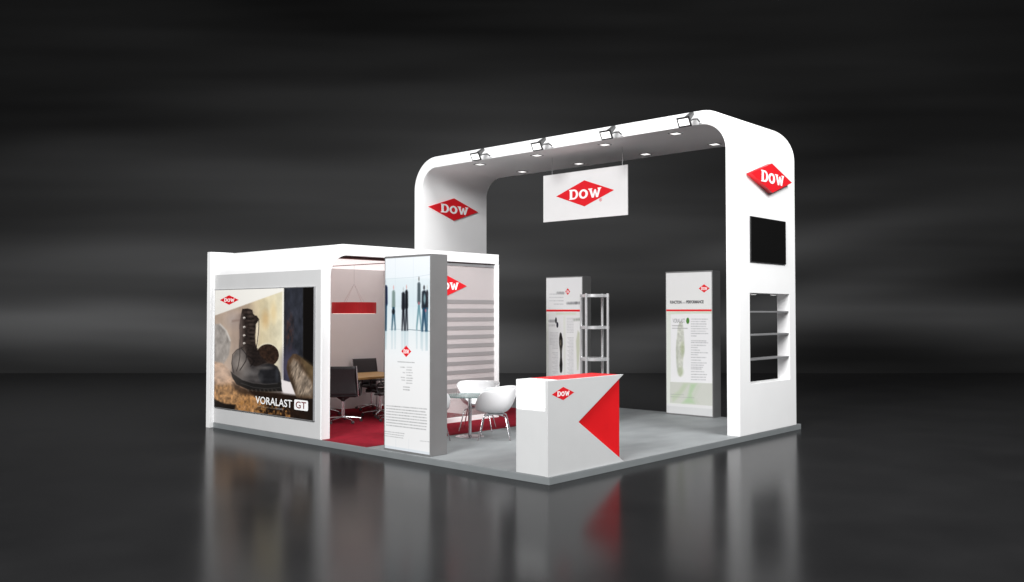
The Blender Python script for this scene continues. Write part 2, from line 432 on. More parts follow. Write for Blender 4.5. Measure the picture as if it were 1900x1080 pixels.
# ================================================================== ARCHWAY
X0, X1, TH, AY, AH = 4.31, 6.17, .21, 7.14, 4.945
arch = thing('archway', 'tall white rounded archway spanning the stand, screen and open shelves in its right leg', 'archway', (5.24, 3.57, T))
ro, ri = .62, .42
outer = [(0, T)]+arc(ro, AH-ro, ro, 180, 90, 20)+arc(AY-ro, AH-ro, ro, 90, 0, 20)+[(AY, T)]
inner = [(TH, T)]+arc(TH+ri, AH-TH-ri, ri, 180, 90, 20)+arc(AY-TH-ri, AH-TH-ri, ri, 90, 0, 20)+[(AY-TH, T)]
def band(outer, inner, a0, a1, mk):
    n = len(outer); vs = []
    for a in (a0, a1):
        vs += [mk(a, *p) for p in outer]; vs += [mk(a, *p) for p in inner]
    fs = []
    for i in range(n-1):
        fs.append((i, i+1, n+i+1, n+i)); fs.append((2*n+i, 3*n+i, 3*n+i+1, 2*n+i+1))
        fs.append((i, 2*n+i, 2*n+i+1, i+1)); fs.append((n+i, n+i+1, 3*n+i+1, 3*n+i))
    fs.append((0, n, 3*n, 2*n)); fs.append((n-1, 3*n-1, 4*n-1, 2*n-1))
    return MB().add(vs, fs)
af = band(outer, inner, X0, X1, lambda a, y, z: (a, y, z)).build('arch_frame', M['white'], arch)
NX0, NX1, NZ0, NZ1 = 4.63, 5.95, .83, 2.18
def cut(ob, cutter_mb):
    c = cutter_mb.build('cutter', M['white'], None); c.location = tuple(-v for v in Vector(ob['_off'])) if ob.parent else (0, 0, 0)
    c.location = Vector((0, 0, 0))
    bpy.context.view_layer.update()
    md = ob.modifiers.new('cut', 'BOOLEAN'); md.operation = 'DIFFERENCE'; md.object = c; md.solver = 'EXACT'
    dg = bpy.context.evaluated_depsgraph_get(); me = bpy.data.meshes.new_from_object(ob.evaluated_get(dg))
    ob.modifiers.clear(); ob.data = me; bpy.data.objects.remove(c)
    me.polygons.foreach_set('use_smooth', [True]*len(me.polygons)); me.set_sharp_from_angle(angle=R(25))
cut(af, MB().box(NX0, NX1, -.3, .5, NZ0, NZ1))
bv = af.modifiers.new('bevel', 'BEVEL'); bv.width = .004; bv.segments = 2; bv.limit_method = 'ANGLE'; bv.angle_limit = R(50)
for z in (1.90, 1.553, 1.185):
    MB().box(NX0+.001, NX1-.001, .012, TH-.012, z-.012, z+.012).build('shelf', M['shelf'], arch, bevel=.002)
for x in (4.95, 5.62):
    p = MB().lathe((x, .105, NZ1-.019), [(.055, .018), (.055, 0)], 20).build('niche_light', M['white'], arch)
    MB().lathe((x, .105, NZ1-.021), [(.042, .001), (.042, 0)], 20).build('lens', M['lamp'], p)

# raised diamonds on the archway
def logo_thing(label, c, basis, a, b, depth, name='logo_sign'):
    d = logo(name, None, c, basis, a, b, depth)
    d['label'] = label; d['category'] = 'logo sign'; d['group'] = 'red diamond logo signs'
    return d
logo_thing('thick red diamond sign reading DOW above the screen on the right leg of the archway', (5.225, -.001, 3.95), NY, .685, .226, .08)
logo_thing('flat red diamond sign inside the left leg of the archway, above the cabin roof', (5.19, AY-TH-.001, 4.01), NY, .705, .23, .02)

# television
tv = thing('wall_screen', 'black flat television with glossy screen mounted on the right leg of the archway', 'television', (5.17, -.03, 2.65))
MB().box(4.635, 5.80, -.022, -.004, 2.645, 3.327).build('bezel', M['black'], tv, bevel=.004)
MB().box(4.643, 5.792, -.0245, -.0225, 2.655, 3.319).build('screen_glass', M['screen'], tv)
MB().box(4.9, 5.5, -.0035, -.0005, 2.8, 3.15).build('wall_bracket', M['darkgrey'], tv)

# downlights recessed in the arch soffit
zs = AH-TH
dl = thing('downlight', 'x', 'ceiling light', (0, 0, 0), 0, 'square downlights under the archway', local=True)
def ring_box(mb, h, t, z0, z1):
    mb.box(-h, h, -h, -h+t, z0, z1).box(-h, h, h-t, h, z0, z1).box(-h, -h+t, -h+t, h-t, z0, z1).box(h-t, h, -h+t, h-t, z0, z1)
    return mb
ring_box(MB(), .088, .013, -.008, -.0005).build('rim', M['case'], dl)
MB().box(-.068, .068, -.068, .068, -.006, -.001).build('lens', M['lamp'], dl)
ys = (1.27, 2.66, 4.18, 5.63); words_ = ('nearest the right leg', 'second from the right leg', 'third from the right leg', 'nearest the left leg')
for xi, x in enumerate((4.64, 5.865)):
    for yi, y in enumerate(ys):
        lb = 'lit square downlight in the %s row under the archway, %s' % (('front', 'rear')[xi], words_[yi])
        if xi == 0 and yi == 0: dl.location = (x, y, zs); dl['label'] = lb
        else: dup(dl, (x, y, zs), 0, lb)

# arm floodlights on the arch fascia
fd = thing('floodlight', 'x', 'floodlight', (0, 0, 0), 0, 'floodlights along the front of the archway', local=True)
def fl_pt(a, y, b):   # a along the beam axis (from the face, backwards), b across in the tilt plane
    c, s_ = math.cos(R(30)), math.sin(R(30))
    bx = Vector((c, 0, s_)); up_ = Vector((-s_, 0, c))
    return Vector((-.30, 0, -.062))+bx*a+up_*b+Vector((0, y, 0))
def frust(mb, a0, a1, w0, h0, w1, h1, y0=0, y1=0, b0=0, b1=0):
    vs = [fl_pt(a0, y0+sy*w0, b0+sb*h0) for sy, sb in ((-1, -1), (1, -1), (1, 1), (-1, 1))]+[fl_pt(a1, y1+sy*w1, b1+sb*h1) for sy, sb in ((-1, -1), (1, -1), (1, 1), (-1, 1))]
    return mb.add(vs, [(3, 2, 1, 0), (4, 5, 6, 7), (0, 1, 5, 4), (1, 2, 6, 5), (2, 3, 7, 6), (3, 0, 4, 7)])
hd = frust(frust(MB(), 0, .035, .095, .062, .093, .06), .0352, .20, .050, .035, .036, .022, -.035, -.05, .025, .055).build('head', M['midgrey'], fd, bevel=.004)
frust(MB(), -.004, .014, .110, .076, .110, .076).build('rim', M['black'], hd)
frust(MB(), -.009, -.005, .086, .052, .086, .052).build('lens', M['lamp'], hd)
MB().tube([fl_pt(.02, -.10, 0), fl_pt(.07, -.115, .0), (-.12, -.115, .0), (-.02, -.10, -.02)], .012, 8).build('arm', M['darkgrey'], fd, smooth=40)
MB().box(-.022, -.001, -.135, -.085, -.05, .005).build('mount', M['white'], fd, bevel=.003)
for i, (y, wd) in enumerate(zip((.73, 2.17, 3.64, 5.12), ('rightmost, nearest the curved corner of the right leg', 'second from the right leg', 'third from the right leg', 'leftmost, nearest the left leg'))):
    lb = 'small grey floodlight on the arch fascia, %s' % wd
    if i == 0: fd.location = (X0, y, 4.80); fd['label'] = lb
    else: dup(fd, (X0, y, 4.80), 0, lb)

# hanging banner
hb = thing('hanging_banner', 'white rectangular banner with red diamond hanging on two wires under the archway', 'banner', (5.0, 3.39, 3.555))
MB().box(5.0, 5.018, 2.447, 4.336, 3.553, 4.416).build('panel', M['banner'], hb, bevel=.002)
logo('logo', hb, (4.9985, 3.377, 4.006), NX, .649, .233, .0012, .0012)
ringm = [(.028*math.cos(R(t)), .028*math.sin(R(t))) for t in range(0, 360, 20)]
ringi = [(.021*math.cos(R(t)), .021*math.sin(R(t))) for t in range(0, 360, 20)]
flat_loops('registered_mark', [ringm, ringi], M['logo_red'], hb, (4.9985, 3.02, 3.86), NX, .001)
text('mark_letter', 'R', M['logo_red'], hb, (4.9985, 3.03, 3.846), NX, .02, .028, .001, .02)
for y in (2.56, 4.13): MB().tube([(5.009, y, 4.41), (5.009, y, zs)], .004, 6).build('wire', M['wire'], hb)

# ================================================================== MEETING CABIN
CY0, CY1, CX1, CH, ct = 4.205, 7.2, 3.66, 2.885, .145
cab = thing('meeting_cabin', 'low white meeting cabin with a rounded roof edge and an open doorway', 'cabin', (1.83, 5.7, T))
prof_o = [(0, T)]+arc(.385, CH-.385, .385, 180, 90, 16)+[(CX1, CH)]
prof_i = [(ct, T)]+arc(ct+.30, CH-.165-.30, .30, 180, 90, 16)+[(CX1, CH-.165)]
band(prof_o, prof_i, CY0, CY1, lambda a, x, z: (x, a, z)).build('shell', M['white'], cab, bevel=.004, smooth=25)
MB().box(-.0045, -.0005, CY0+.03, CY1-.02, T+.004, 2.505).build('wall_panel', M['laminate'], cab, bevel=.001)
MB().box(-.07, CX1, CY1+.001, CY1+.11, 0.001, CH).build('back_wall', M['white'], cab, bevel=.003)
MB().box(ct+.002, CX1-.1, CY1-.012, CY1, T+.007, CH-.17).build('inner_wall', M['wall_in'], cab)
MB().box(ct+.001, ct+.008, CY0+.35, CY1-.013, T+.007, 2.42).build('lining', M['wall_in'], cab)
MB().box(CX1-.10, CX1, CY0+.09, CY1, T+.007, CH-.167).build('end_wall', M['wall_in'], cab)
MB().box(CX1-.085, CX1+.003, CY0-.003, CY0+.088, T+.007, CH-.168).build('corner_post', M['white'], cab, bevel=.003)
MB().box(2.0, CX1-.088, CY0+.01, CY0+.07, T+.007, .17).build('bottom_rail', M['white'], cab, bevel=.003)
MB().box(1.961, CX1-.088, CY0+.02, CY0+.07, 2.655, 2.698).build('top_rail', M['frame'], cab, bevel=.002)
MB().box(1.9, 1.96, CY0+.01, CY0+.07, T+.007, 2.65).build('door_jamb', M['white'], cab, bevel=.003)
# fabric ceiling in two fields with dark joints; added glow brightens the cabin
MB().box(.46, 1.80, CY0+.36, CY1-.02, 2.700, 2.712).build('ceiling_panel', M['ceiling'], cab)
MB().box(1.84, CX1-.11, CY0+.36, CY1-.02, 2.700, 2.712).build('ceiling_panel', M['ceiling'], cab)
MB().box(1.802, 1.838, CY0+.20, CY1-.02, 2.690, 2.715).build('ceiling_joint', M['joint'], cab)
MB().box(.37, CX1-.11, CY0+.10, CY0+.34, 2.692, 2.716).build('ceiling_joint', M['joint'], cab)
# glass facade with frosted bands
gp = MB().box(1.962, CX1-.088, CY0+.036, CY0+.044, .172, 2.653).build('glass_panel', M['glass'], cab)
fb = MB().box(1.964, CX1-.090, CY0+.030, CY0+.034, .45, 2.65).build('frosted_film', M['frost_light'], gp)
k = 0; z = 2.10
while z > .55:
    MB().box(1.966, CX1-.092, CY0+.025, CY0+.029, z-.066, z).build('grey_stripe', M['frost_grey'], gp)
    z -= .1455
logo('logo', gp, (2.45, CY0+.024, 2.327), NY, .46, .168, .002, .002)
MB().tube([(ct+.009, 6.6, 1.15), (ct+.05, 6.6, 1.15)], .012, 8).build('coat_hook', M['black'], cab)

# boot poster ---------------------------------------------------------------
po = thing('boot_poster', 'large printed poster of a black work boot on rocks, on the outer cabin wall', 'poster', (-.02, 5.74, .35))
PY0, PY1, PZ0, PZ1 = 4.37, 7.12, .35, 2.253
MB().box(-.030, -.006, PY0-.012, PY1+.012, PZ0-.012, PZ1+.012).build('frame', M['frame'], po, bevel=.002)
A = Art([(57, 82), (790, 46), (787, 1042), (50, 940)], 300, 250)
x, y = A.x, A.y
nz = fbm(x/60, y/90, 3); st = fbm(x/22, y/300, 9, 3)
base = np.stack([np.interp(x, [40, 250, 400, 560], [188, 196, 232, 246]), np.interp(x, [40, 250, 400, 560], [166, 172, 216, 238]), np.interp(x, [40, 250, 400, 560], [148, 152, 178, 208])], -1)
A.c = base*(.78+.26*nz+.06*st)[..., None]
A.ell(430, 290, 26, 60, (214, 170, 110), 1.2, .5); A.ell(490, 240, 22, 70, (224, 190, 130), 1.2, .4); A.ell(200, 300, 60, 60, (175, 165, 165), 1.2, .5)
A.poly([(40, 60), (566, 40), (566, 78), (55, 268)], (246, 243, 236), 4)
A.poly([(556, 40), (569, 40), (569, 770), (556, 770)], (252, 248, 238), 5, .9)
n2 = fbm(x/25, y/45, 21)
A.poly([(30, 330), (95, 330), (135, 370), (165, 430), (172, 480), (160, 560), (120, 625), (30, 620)], (150, 146, 142), 7, .95, .62+.75*n2)
A.stroke([(95, 332), (140, 380), (168, 450)], 9, (235, 232, 226), 7, .8)
n3 = fbm(x/30, y/60, 33)
A.poly([(568, 40), (713, 40), (713, 765), (566, 748)], (44, 46, 54), 2.5, 1, .55+.85*n3)
A.ell(610, 380, 26, 130, (120, 66, 48), 1.0, .45*np.clip(fbm(x/9, y/22, 41)*2.2-.7, 0, 1)); A.ell(600, 640, 60, 120, (84, 78, 104), 1.2, .6)
A.poly([(711, 40), (800, 40), (800, 720), (711, 640)], (12, 9, 8), 3)
A.poly([(530, 730), (640, 765), (660, 860), (430, 838), (540, 820)], (238, 230, 230), 5)
n4 = fbm(x/28, y/22, 55, 5)
A.poly([(40, 605), (110, 618), (190, 700), (250, 790), (330, 830), (420, 860), (470, 1010), (40, 950)], (196, 158, 128), 8, 1, .45+1.0*n4)
A.poly([(40, 780), (160, 770), (300, 830), (440, 900), (470, 1010), (40, 960)], (176, 126, 76), 18, .8, .25+1.35*fbm(x/14, y/20, 61, 5))
A.ell(110, 690, 80, 60, (222, 190, 168), 1.2, .6)
A.poly([(300, 812), (660, 852), (800, 850), (800, 1050), (430, 1010), (360, 960), (430, 900), (330, 850)], (34, 22, 16), 10, 1, .6+.8*n4)
A.mask(np.clip(.5-A.sd([(200, 880), (420, 880), (620, 960), (640, 1030), (200, 980)])/30, 0, 1)*np.clip(fbm(x/13, y/18, 71, 4)*3-1.3, 0, 1), (178, 126, 70), .9)
A.poly([(40, 878), (120, 915), (210, 925), (200, 975), (40, 960)], (18, 13, 10), 7)
A.poly([(700, 860), (800, 830), (800, 1050), (740, 1040)], (28, 20, 16), 22, .9)
# rock on the right
n5 = fbm(x/24, y/40, 81, 5)
A.poly([(636, 545), (665, 545), (705, 575), (760, 620), (800, 645), (800, 880), (665, 872), (632, 790), (600, 705), (588, 650), (598, 595)], (74, 58, 44), 4, 1, .5+1.0*n5)
A.poly([(640, 585), (672, 600), (705, 660), (770, 740), (792, 800), (770, 860), (668, 850), (650, 760), (625, 690), (618, 630)], (150, 134, 118), 14, .9, .4+1.15*fbm((x+y*.4)/9, (y-x*.4)/40, 91, 4))
A.poly([(690, 565), (800, 640), (800, 770), (740, 680)], (112, 92, 62), 16, .7, .7+.5*n5)
# dark log end behind the boot
A.ell(445, 552, 84, 82, (250, 244, 225), .25, .8)
A.ell(447, 556, 84, 82, (44, 31, 24), .05, 1, .45+1.2*fbm(x/12, y/14, 95, 4))
# boot: shaft, tongue, vamp, toe, sole
shaft = [(258, 216), (300, 212), (332, 222), (338, 250), (350, 262), (366, 266), (378, 290), (374, 330), (360, 360), (352, 410), (356, 470), (368, 520), (390, 565), (440, 600), (400, 640), (300, 640), (225, 560), (232, 500), (238, 430), (236, 340), (246, 270)]
A.poly([(172, 330), (215, 262), (256, 240), (258, 520), (190, 560)], (140, 120, 110), 14, .45)
A.poly([(180, 300), (244, 292), (244, 304), (180, 316)], (120, 98, 88), 6, .5)
A.poly(shaft, (38, 30, 27), 3, 1, .3+1.4*fbm(x/16, y/22, 101))
for k_, yy in enumerate(range(240, 600, 30)): A.ell(312+k_*4, yy, 26, 8, (108, 94, 86), 1.4, .45)
A.poly([(238, 260), (262, 250), (262, 480), (236, 500), (232, 360)], (120, 104, 98), 12, .55)
A.poly([(358, 330), (378, 300), (384, 380), (372, 500), (362, 480)], (240, 226, 200), 3, .9)
A.stroke([(362, 268), (381, 290), (380, 370), (368, 470), (362, 505)], 5, (42, 34, 30), 1.5)
vamp = [(182, 690), (178, 620), (190, 560), (225, 510), (270, 520), (320, 580), (390, 612), (440, 616), (490, 622), (520, 642), (538, 680), (546, 730), (549, 790), (420, 790), (300, 785), (230, 745)]
A.poly(vamp, (50, 46, 46), 3, 1, .55+.9*fbm(x/28, y/24, 111))
A.ell(240, 630, 56, 96, (172, 162, 154), 1.4, .7); A.ell(320, 690, 80, 30, (132, 128, 126), 1.5, .55); A.ell(365, 740, 90, 14, (120, 116, 114), 1.4, .4); A.ell(215, 690, 40, 30, (70, 62, 58), 1.3, .6)
A.poly([(402, 636), (470, 624), (514, 642), (538, 690), (546, 768), (470, 776), (400, 764), (376, 700)], (30, 30, 33), 9, .9, .7+.6*fbm(x/26, y/16, 131))
A.ell(425, 650, 46, 12, (124, 118, 114), 1.5, .6); A.ell(518, 700, 12, 44, (70, 74, 80), 1.4, .5); A.ell(400, 612, 60, 8, (104, 92, 84), 1.5, .5); A.ell(395, 730, 16, 30, (92, 92, 94), 1.5, .4)
A.poly([(290, 480), (350, 470), (395, 560), (440, 612), (360, 640), (320, 630), (285, 560)], (34, 27, 25), 5, .95, .5+1.0*fbm(x/10, y/10, 121))
A.poly([(172, 678), (215, 712), (260, 742), (330, 762), (420, 772), (500, 768), (548, 752), (556, 826), (440, 828), (380, 826), (300, 812), (215, 775), (182, 720)], (30, 28, 27), 3)
A.stroke([(190, 694), (250, 735), (330, 762), (430, 772), (520, 766)], 4, (112, 108, 106), 4, .55)
A.stroke([(250, 765), (340, 795), (440, 806), (540, 796)], 4, (96, 94, 92), 3, .5)
A.poly([(190, 760), (300, 812), (420, 828), (552, 824), (560, 850), (400, 862), (260, 850), (190, 810)], (40, 27, 20), 14, .75)
for xx in range(300, 540, 30): A.stroke([(xx, 812), (xx+4, 824)], 7, (96, 88, 82), 3, .5)
for yy in (282, 350, 412, 470): A.ell(272, yy, 9, 8, (236, 228, 220), .7, .95); A.stroke([(272, yy+4), (330, yy+16)], 5, (20, 15, 14), 2, .8)
A.stroke([(262, 500), (215, 520), (186, 555), (180, 620), (196, 690)], 5, (30, 26, 26), 1.5)
A.stroke([(240, 510), (240, 570), (228, 640), (215, 676)], 5, (28, 24, 24), 1.5)
A.stroke([(250, 505), (290, 555), (285, 600), (240, 670)], 6, (28, 24, 24), 1.5)
A.stroke([(300, 560), (350, 600), (320, 640)], 6, (22, 18, 18), 2)
A.ell(120, 560, 120, 260, (216, 200, 188), 1.6, .28)
rnd = random.Random(3)
A.words(372, 936, 520, 955, 9, (196, 176, 150), .75, rnd); 
A.build('printed_sheet', po, (-.0312, PY1, PZ1), NX, PY1-PY0, PZ1-PZ0, .92)
logo('logo', po, (-.0322, 6.676, 2.09), NX, .29, .077, .0008, .0008)
text('headline', 'VORALAST', M['letter'], po, (-.0322, 5.875, .492), NX, .985, .113, .0006, .012)
text('small_line', 'and Safety', M['ink_grey'], po, (-.0322, 5.30, .437), NX, .19, .032, .0004, .0)
bx = [(0, .015), (.015, 0), (.33, 0), (.345, .015), (.345, .133), (.33, .148), (.015, .148), (0, .133)]
gt = flat_loops('letter_box', [bx], M['letter'], po, (-.0322, 4.832, .474), NX, .0006)
text('box_letters', 'GT', M['ink_red'], gt, (-.0334, 4.795, .497), NX, .262, .102, .0004, .012)

# ================================================================== PRINTED TOWERS
def tower(name, label, x, y0, y1, z1, dx, group='printed display towers'):
    t = thing(name, label, 'display tower', (x+dx/2, (y0+y1)/2, T), 0, group)
    MB().box(x+.004, x+dx, y0, y1, T+.0005, z1).build('case', M['case'], t, bevel=.004)
    return t
# front tower with walking people
ft = tower('display_tower', 'tall grey-sided display tower printed with blurred walking people, at the cabin doorway', .052, 1.985, 2.893, 2.632, .29)
A = Art([(715.5, 480.7), (797.9, 475.5), (797.2, 844.2), (714.5, 830.9)], 150, 520)
c6 = lambda X, Y: (705+X/5.54, 465+Y/5.54)
c7 = lambda X, Y: (705+X/4.696, 630+Y/4.696)
x, y = A.x, A.y
v = A.V
def ramp(v, ks, cs): return np.stack([np.interp(v, ks, [c[i] for c in cs]) for i in range(3)], -1)
A.c = ramp(y, [478, 515, 520, 560, 605, 625, 660, 690], [(236, 240, 244), (232, 238, 242), (222, 232, 236), (214, 228, 234), (226, 235, 238), (232, 238, 240), (240, 242, 243), (241, 241, 241)])
for xx in (160, 345): A.stroke([c6(xx, 80), c6(xx-2, 810)], .35, (196, 208, 216), .35, .6)
A.stroke([c6(55, 297), c6(345, 278), c6(525, 248)], .5, (176, 192, 202), .4, .8)
A.stroke([c6(90, 575), c6(525, 572)], .4, (200, 212, 218), .4, .7)
A.stroke([c6(100, 812), c6(290, 812), c6(525, 832)], .7, (150, 166, 174), .5, .7)
A.stroke([c6(285, 815), c6(525, 834)], 1.0, (96, 112, 124), .5, .8)
def man(cx, top, bot, coat, legs, wd, head=(212, 176, 172), stride=14, hd=True):
    hh = (bot-top); sh = top+hh*.13; hip = top+hh*.50
    if hd: A.ell(*c6(cx, top+hh*.07), 1.5*wd/30, 4.2, head, .8, .9)
    A.poly([c6(cx-wd*.62, sh+14), c6(cx-wd*.2, sh), c6(cx+wd*.3, sh), c6(cx+wd*.66, sh+22), c6(cx+wd*.74, hip-10), c6(cx+wd*.5, hip+12), c6(cx-wd*.5, hip+12), c6(cx-wd*.72, hip-6)], coat, 1.3, .96)
    for sgn in (-1, 1):
        A.poly([c6(cx+sgn*2-wd*.4, hip), c6(cx+sgn*2+wd*.4, hip), c6(cx+sgn*stride+wd*.28, bot-30), c6(cx+sgn*stride+wd*.25, bot), c6(cx+sgn*stride-wd*.25, bot), c6(cx+sgn*stride-wd*.25, bot-40)], legs, 1.2, .88)
        A.poly([c6(cx+sgn*stride-wd*.25, bot), c6(cx+sgn*stride+wd*.25, bot), c6(cx+sgn*stride+wd*.1, bot+190), c6(cx+sgn*stride-wd*.1, bot+190)], (150, 180, 190), 1.8, .45)
man(62, 290, 828, (14, 24, 52), (24, 60, 84), 26, (206, 214, 220), 3)
man(142, 350, 822, (122, 142, 138), (40, 78, 98), 24, (222, 176, 176), 16); A.ell(*c6(140, 630), 2.8, 5, (20, 22, 28), .7, .9)
man(242, 370, 828, (18, 20, 28), (22, 24, 32), 26, (196, 202, 204), 12)
man(275, 345, 828, (12, 14, 20), (22, 26, 34), 22, (214, 172, 170), 10)
man(402, 255, 820, (74, 86, 92), (96, 140, 152), 24, (120, 120, 118), -22); A.ell(*c6(402, 545), 1.6, 3, (200, 90, 100), .8, .7)
man(455, 350, 838, (26, 34, 44), (30, 66, 92), 36, (60, 58, 62), 18); man(486, 345, 836, (28, 26, 34), (44, 84, 108), 16, (196, 196, 190), 0)
A.ell(*c6(460, 500), 2.0, 9, (150, 182, 188), .8, .75)
A.ell(*c6(470, 620), 1.6, 3, (196, 96, 106), .8, .6)
rnd = random.Random(11); g = (120, 120, 122)
A.words(*c7(158, 196), *c7(300, 204), 1.9, (96, 96, 98), .8, rnd)
for (xa, xb, yy) in ((183, 218, 243), (236, 278, 244), (236, 276, 267), (204, 218, 290), (234, 284, 290), (236, 276, 314), (187, 216, 332), (234, 286, 338), (192, 218, 355), (236, 280, 359), (234, 280, 382)):
    A.words(*c7(xa, yy), *c7(xb, yy+2), 2.3, g, .65, rnd, .12)
for yy in (415, 438): A.words(*c7(207, yy), *c7(258, yy+4), 2.3, (96, 96, 98), .75, rnd, .1)
for i in range(8): A.words(*c7(60, 578+i*24), *c7(400+rnd.uniform(-8, 8), 608+i*25.5), 2.3, g, .75, rnd, .12)
for i in range(3): A.words(*c7(45, 800+i*19), *c7(215-i*6, 822+i*19), 1.7, g, .7, rnd, .12)
A.words(*c7(350, 884), *c7(428, 892), 1.6, g, .6, rnd, .1)
A.mask(np.clip((y-(826-(x-714)*-.16))/1.5+.5, 0, 1), (222, 228, 233)); 
for xx in (735, 759): A.stroke([(xx, 815), (xx, 850)], .35, (196, 204, 212), .35, .6)
A.build('printed_sheet', ft, (.0535, 2.873, 2.604), NX, .873, 2.494, .86)
MB().box(.0542, .0555, 2.0, 2.873, .11, 2.604).build('light_panel', M['white'], ft)
logo('logo', ft, (.0528, 2.448, 1.391), NX, .098, .074, .0006, .0006)

def hom_art(quad, nu, nv): return Art(quad, nu, nv)
# right information tower
ir = tower('display_tower', 'grey display tower with green leaf print, standing beside the right leg of the archway', 6.06, 1.44, 2.38, 2.612, .27)
A = Art([(1237.2, 507.2), (1320.4, 504.3), (1322.2, 772.7), (1238.6, 765.3)], 170, 420)
x, y = A.x, A.y
ct_ = lambda X, Y: (1225+X/7.2, 490+Y/7.2)
cb = lambda X, Y: (1225+X/6.75, 630+Y/6.75)
A.c = ramp(y, [505, 578, 600, 760], [(232, 232, 232), (232, 232, 230), (234, 236, 232), (226, 226, 226)])
A.poly([(1230, 577), (1330, 577), (1330, 752), (1230, 748)], (226, 230, 222), .5)
A.poly([ct_(110, 632), ct_(705, 632), ct_(705, 672), ct_(420, 660), ct_(130, 672)], (205, 218, 196), 2.5, .8)
A.poly([cb(132, 530), cb(660, 548), cb(660, 830), cb(130, 790)], (206, 208, 200), .8)
A.poly([cb(300, 545), cb(365, 548), cb(270, 690), cb(170, 780), cb(150, 700), cb(240, 640)], (190, 204, 176), 2.5, .8)
A.poly([cb(385, 555), cb(465, 550), cb(400, 680), cb(440, 800), cb(280, 795), cb(350, 720)], (176, 204, 164), 2.5, .8)
A.poly([cb(470, 560), cb(520, 560), cb(440, 720), cb(500, 800), cb(440, 800), cb(390, 740)], (196, 204, 188), 2.5, .6)
A.poly([ct_(150, 672), ct_(690, 660), cb(655, 545), cb(140, 528)], (237, 237, 238), .7)
A.mask(np.clip((y-752.5-(x-1240)*.075)/1.2+.5, 0, 1), (214, 215, 215))
A.ell(*ct_(374, 757), 2.9, 5.6, (62, 120, 40), .25); A.stroke([ct_(360, 790), ct_(388, 725)], .6, (150, 190, 120), .4, .7)
# shoe sole print
sole = [cb(255, -230), cb(285, -220), cb(300, -120), cb(308, 20), (cb(310, 130)), cb(296, 230), cb(290, 350), cb(285, 430), cb(262, 470), cb(240, 450), cb(222, 380), cb(212, 270), cb(203, 130), cb(212, 0), cb(228, -160)]
A.poly(sole, (204, 206, 196), 1.0, 1, .86+.28*fbm(x/3, y/4, 7))
A.ell(*cb(262, 400), 5.2, 8, (170, 182, 146), .9, .6); A.ell(*cb(285, 120), 3.5, 12, (160, 172, 132), 1.1, .6); A.ell(*cb(220, 200), 2, 22, (170, 176, 160), 1.2, .5)
rnd = random.Random(5); g = (150, 150, 154)
for yy, a, b in ((823, 172, 300), (857, 172, 370)): A.words(*ct_(a, yy), *ct_(b, yy+2), 2.3, (130, 130, 132), .8, rnd, .12)
for i, b in enumerate((635, 610, 615, 610, 635, 610, 640, 485)): A.words(*ct_(420, 735+i*32), *ct_(b, 736+i*32), 2.3, g, .75, rnd, .12)
for yy, b in ((14, 575), (37, 600), (70, 575), (98, 475), (130, 495), (162, 595), (188, 475), (222, 575), (256, 510), (290, 580), (318, 545), (345, 535), (366, 520), (400, 550), (435, 585), (468, 570), (500, 570)):
    A.words(*cb(395, yy), *cb(b, yy+3), 2.3, g, .8, rnd, .12)
A.words(*cb(140, 684), *cb(300, 690), 1.4, g, .8, rnd); A.words(*cb(140, 714), *cb(430, 728), 1.4, g, .8, rnd)
A.build('printed_sheet', ir, (6.0612, 2.365, 2.587), NX, .91, 2.477, .86)
MB().box(6.0618, 6.0635, 1.455, 2.365, .11, 2.587).build('light_panel', M['white'], ir)
MB().box(6.0592, 6.0604, 1.458, 2.362, 1.91, 1.942).build('red_line', M['logo_red'], ir)
logo('logo', ir, (6.0604, 1.60, 2.304), NX, .108, .072, .0006, .0006)
text('headline', 'FUNCTION', M['ink'], ir, (6.0604, 2.285, 2.042), NX, .235, .056, .0004, .045)
text('headline', 'and', M['ink_grey'], ir, (6.0604, 2.035, 2.045), NX, .065, .04, .0004, .0)
text('headline', 'PERFORMANCE', M['ink'], ir, (6.0604, 1.955, 2.045), NX, .345, .056, .0004, .045)
text('headline', 'VORALAST', M['ink_grey'], ir, (6.0604, 2.235, 1.705), NX, .25, .075, .0004, .012)

# left information tower
il = tower('display_tower', 'grey display tower with dark shoe print, behind the round shelf stand', 6.06, 4.25, 5.175, 2.592, .27)
A = Art([(1014.7, 516.3), (1080.1, 514.1), (1080.8, 751.3), (1015.1, 745.4)], 140, 420)
x, y = A.x, A.y
q2 = lambda X, Y: (1005+X/10.8, 505+Y/10.8)
q3 = lambda X, Y: (1005+X/9.0, 580+Y/9.0)
A.c = ramp(y, [514, 575, 590, 760], [(236, 236, 237), (238, 238, 238), (226, 228, 220), (224, 225, 222)])
A.poly([q3(125, 50), q3(368, 40), q3(375, 1050), q3(125, 1060)], (233, 233, 233), .7)
A.poly([q3(405, 55), q3(700, 45), q3(700, 1040), q3(410, 1050)], (233, 233, 233), .7)
A.poly([q2(300, 810), q2(700, 810), q2(690, 850), q2(300, 850)], (214, 220, 200), 1.5, .8)
rnd = random.Random(9); g = (176, 176, 180)
for a, b, yy in ((170, 315, 440), (170, 440, 505), (170, 440, 572), (260, 440, 640)): A.words(*q2(a, yy), *q2(b, yy), 2.3, g, .8, rnd, .12)
A.words(*q2(335, 415), *q2(440, 420), 6.0, (70, 70, 74), .9, rnd, .05); A.words(*q2(530, 625), *q2(800, 615), 6.0, (80, 80, 84), .9, rnd, .05)
A.words(*q3(150, 140), *q3(215, 140), 6.5, (100, 100, 104), .8, rnd, .1); A.words(*q3(140, 215), *q3(215, 210), 5.5, (150, 150, 150), .7, rnd, .1)
A.ell(*q3(247, 130), 1.7, 5.5, (34, 34, 40), .3); A.ell(*q3(270, 205), 1.9, 5.2, (24, 24, 40), .3)
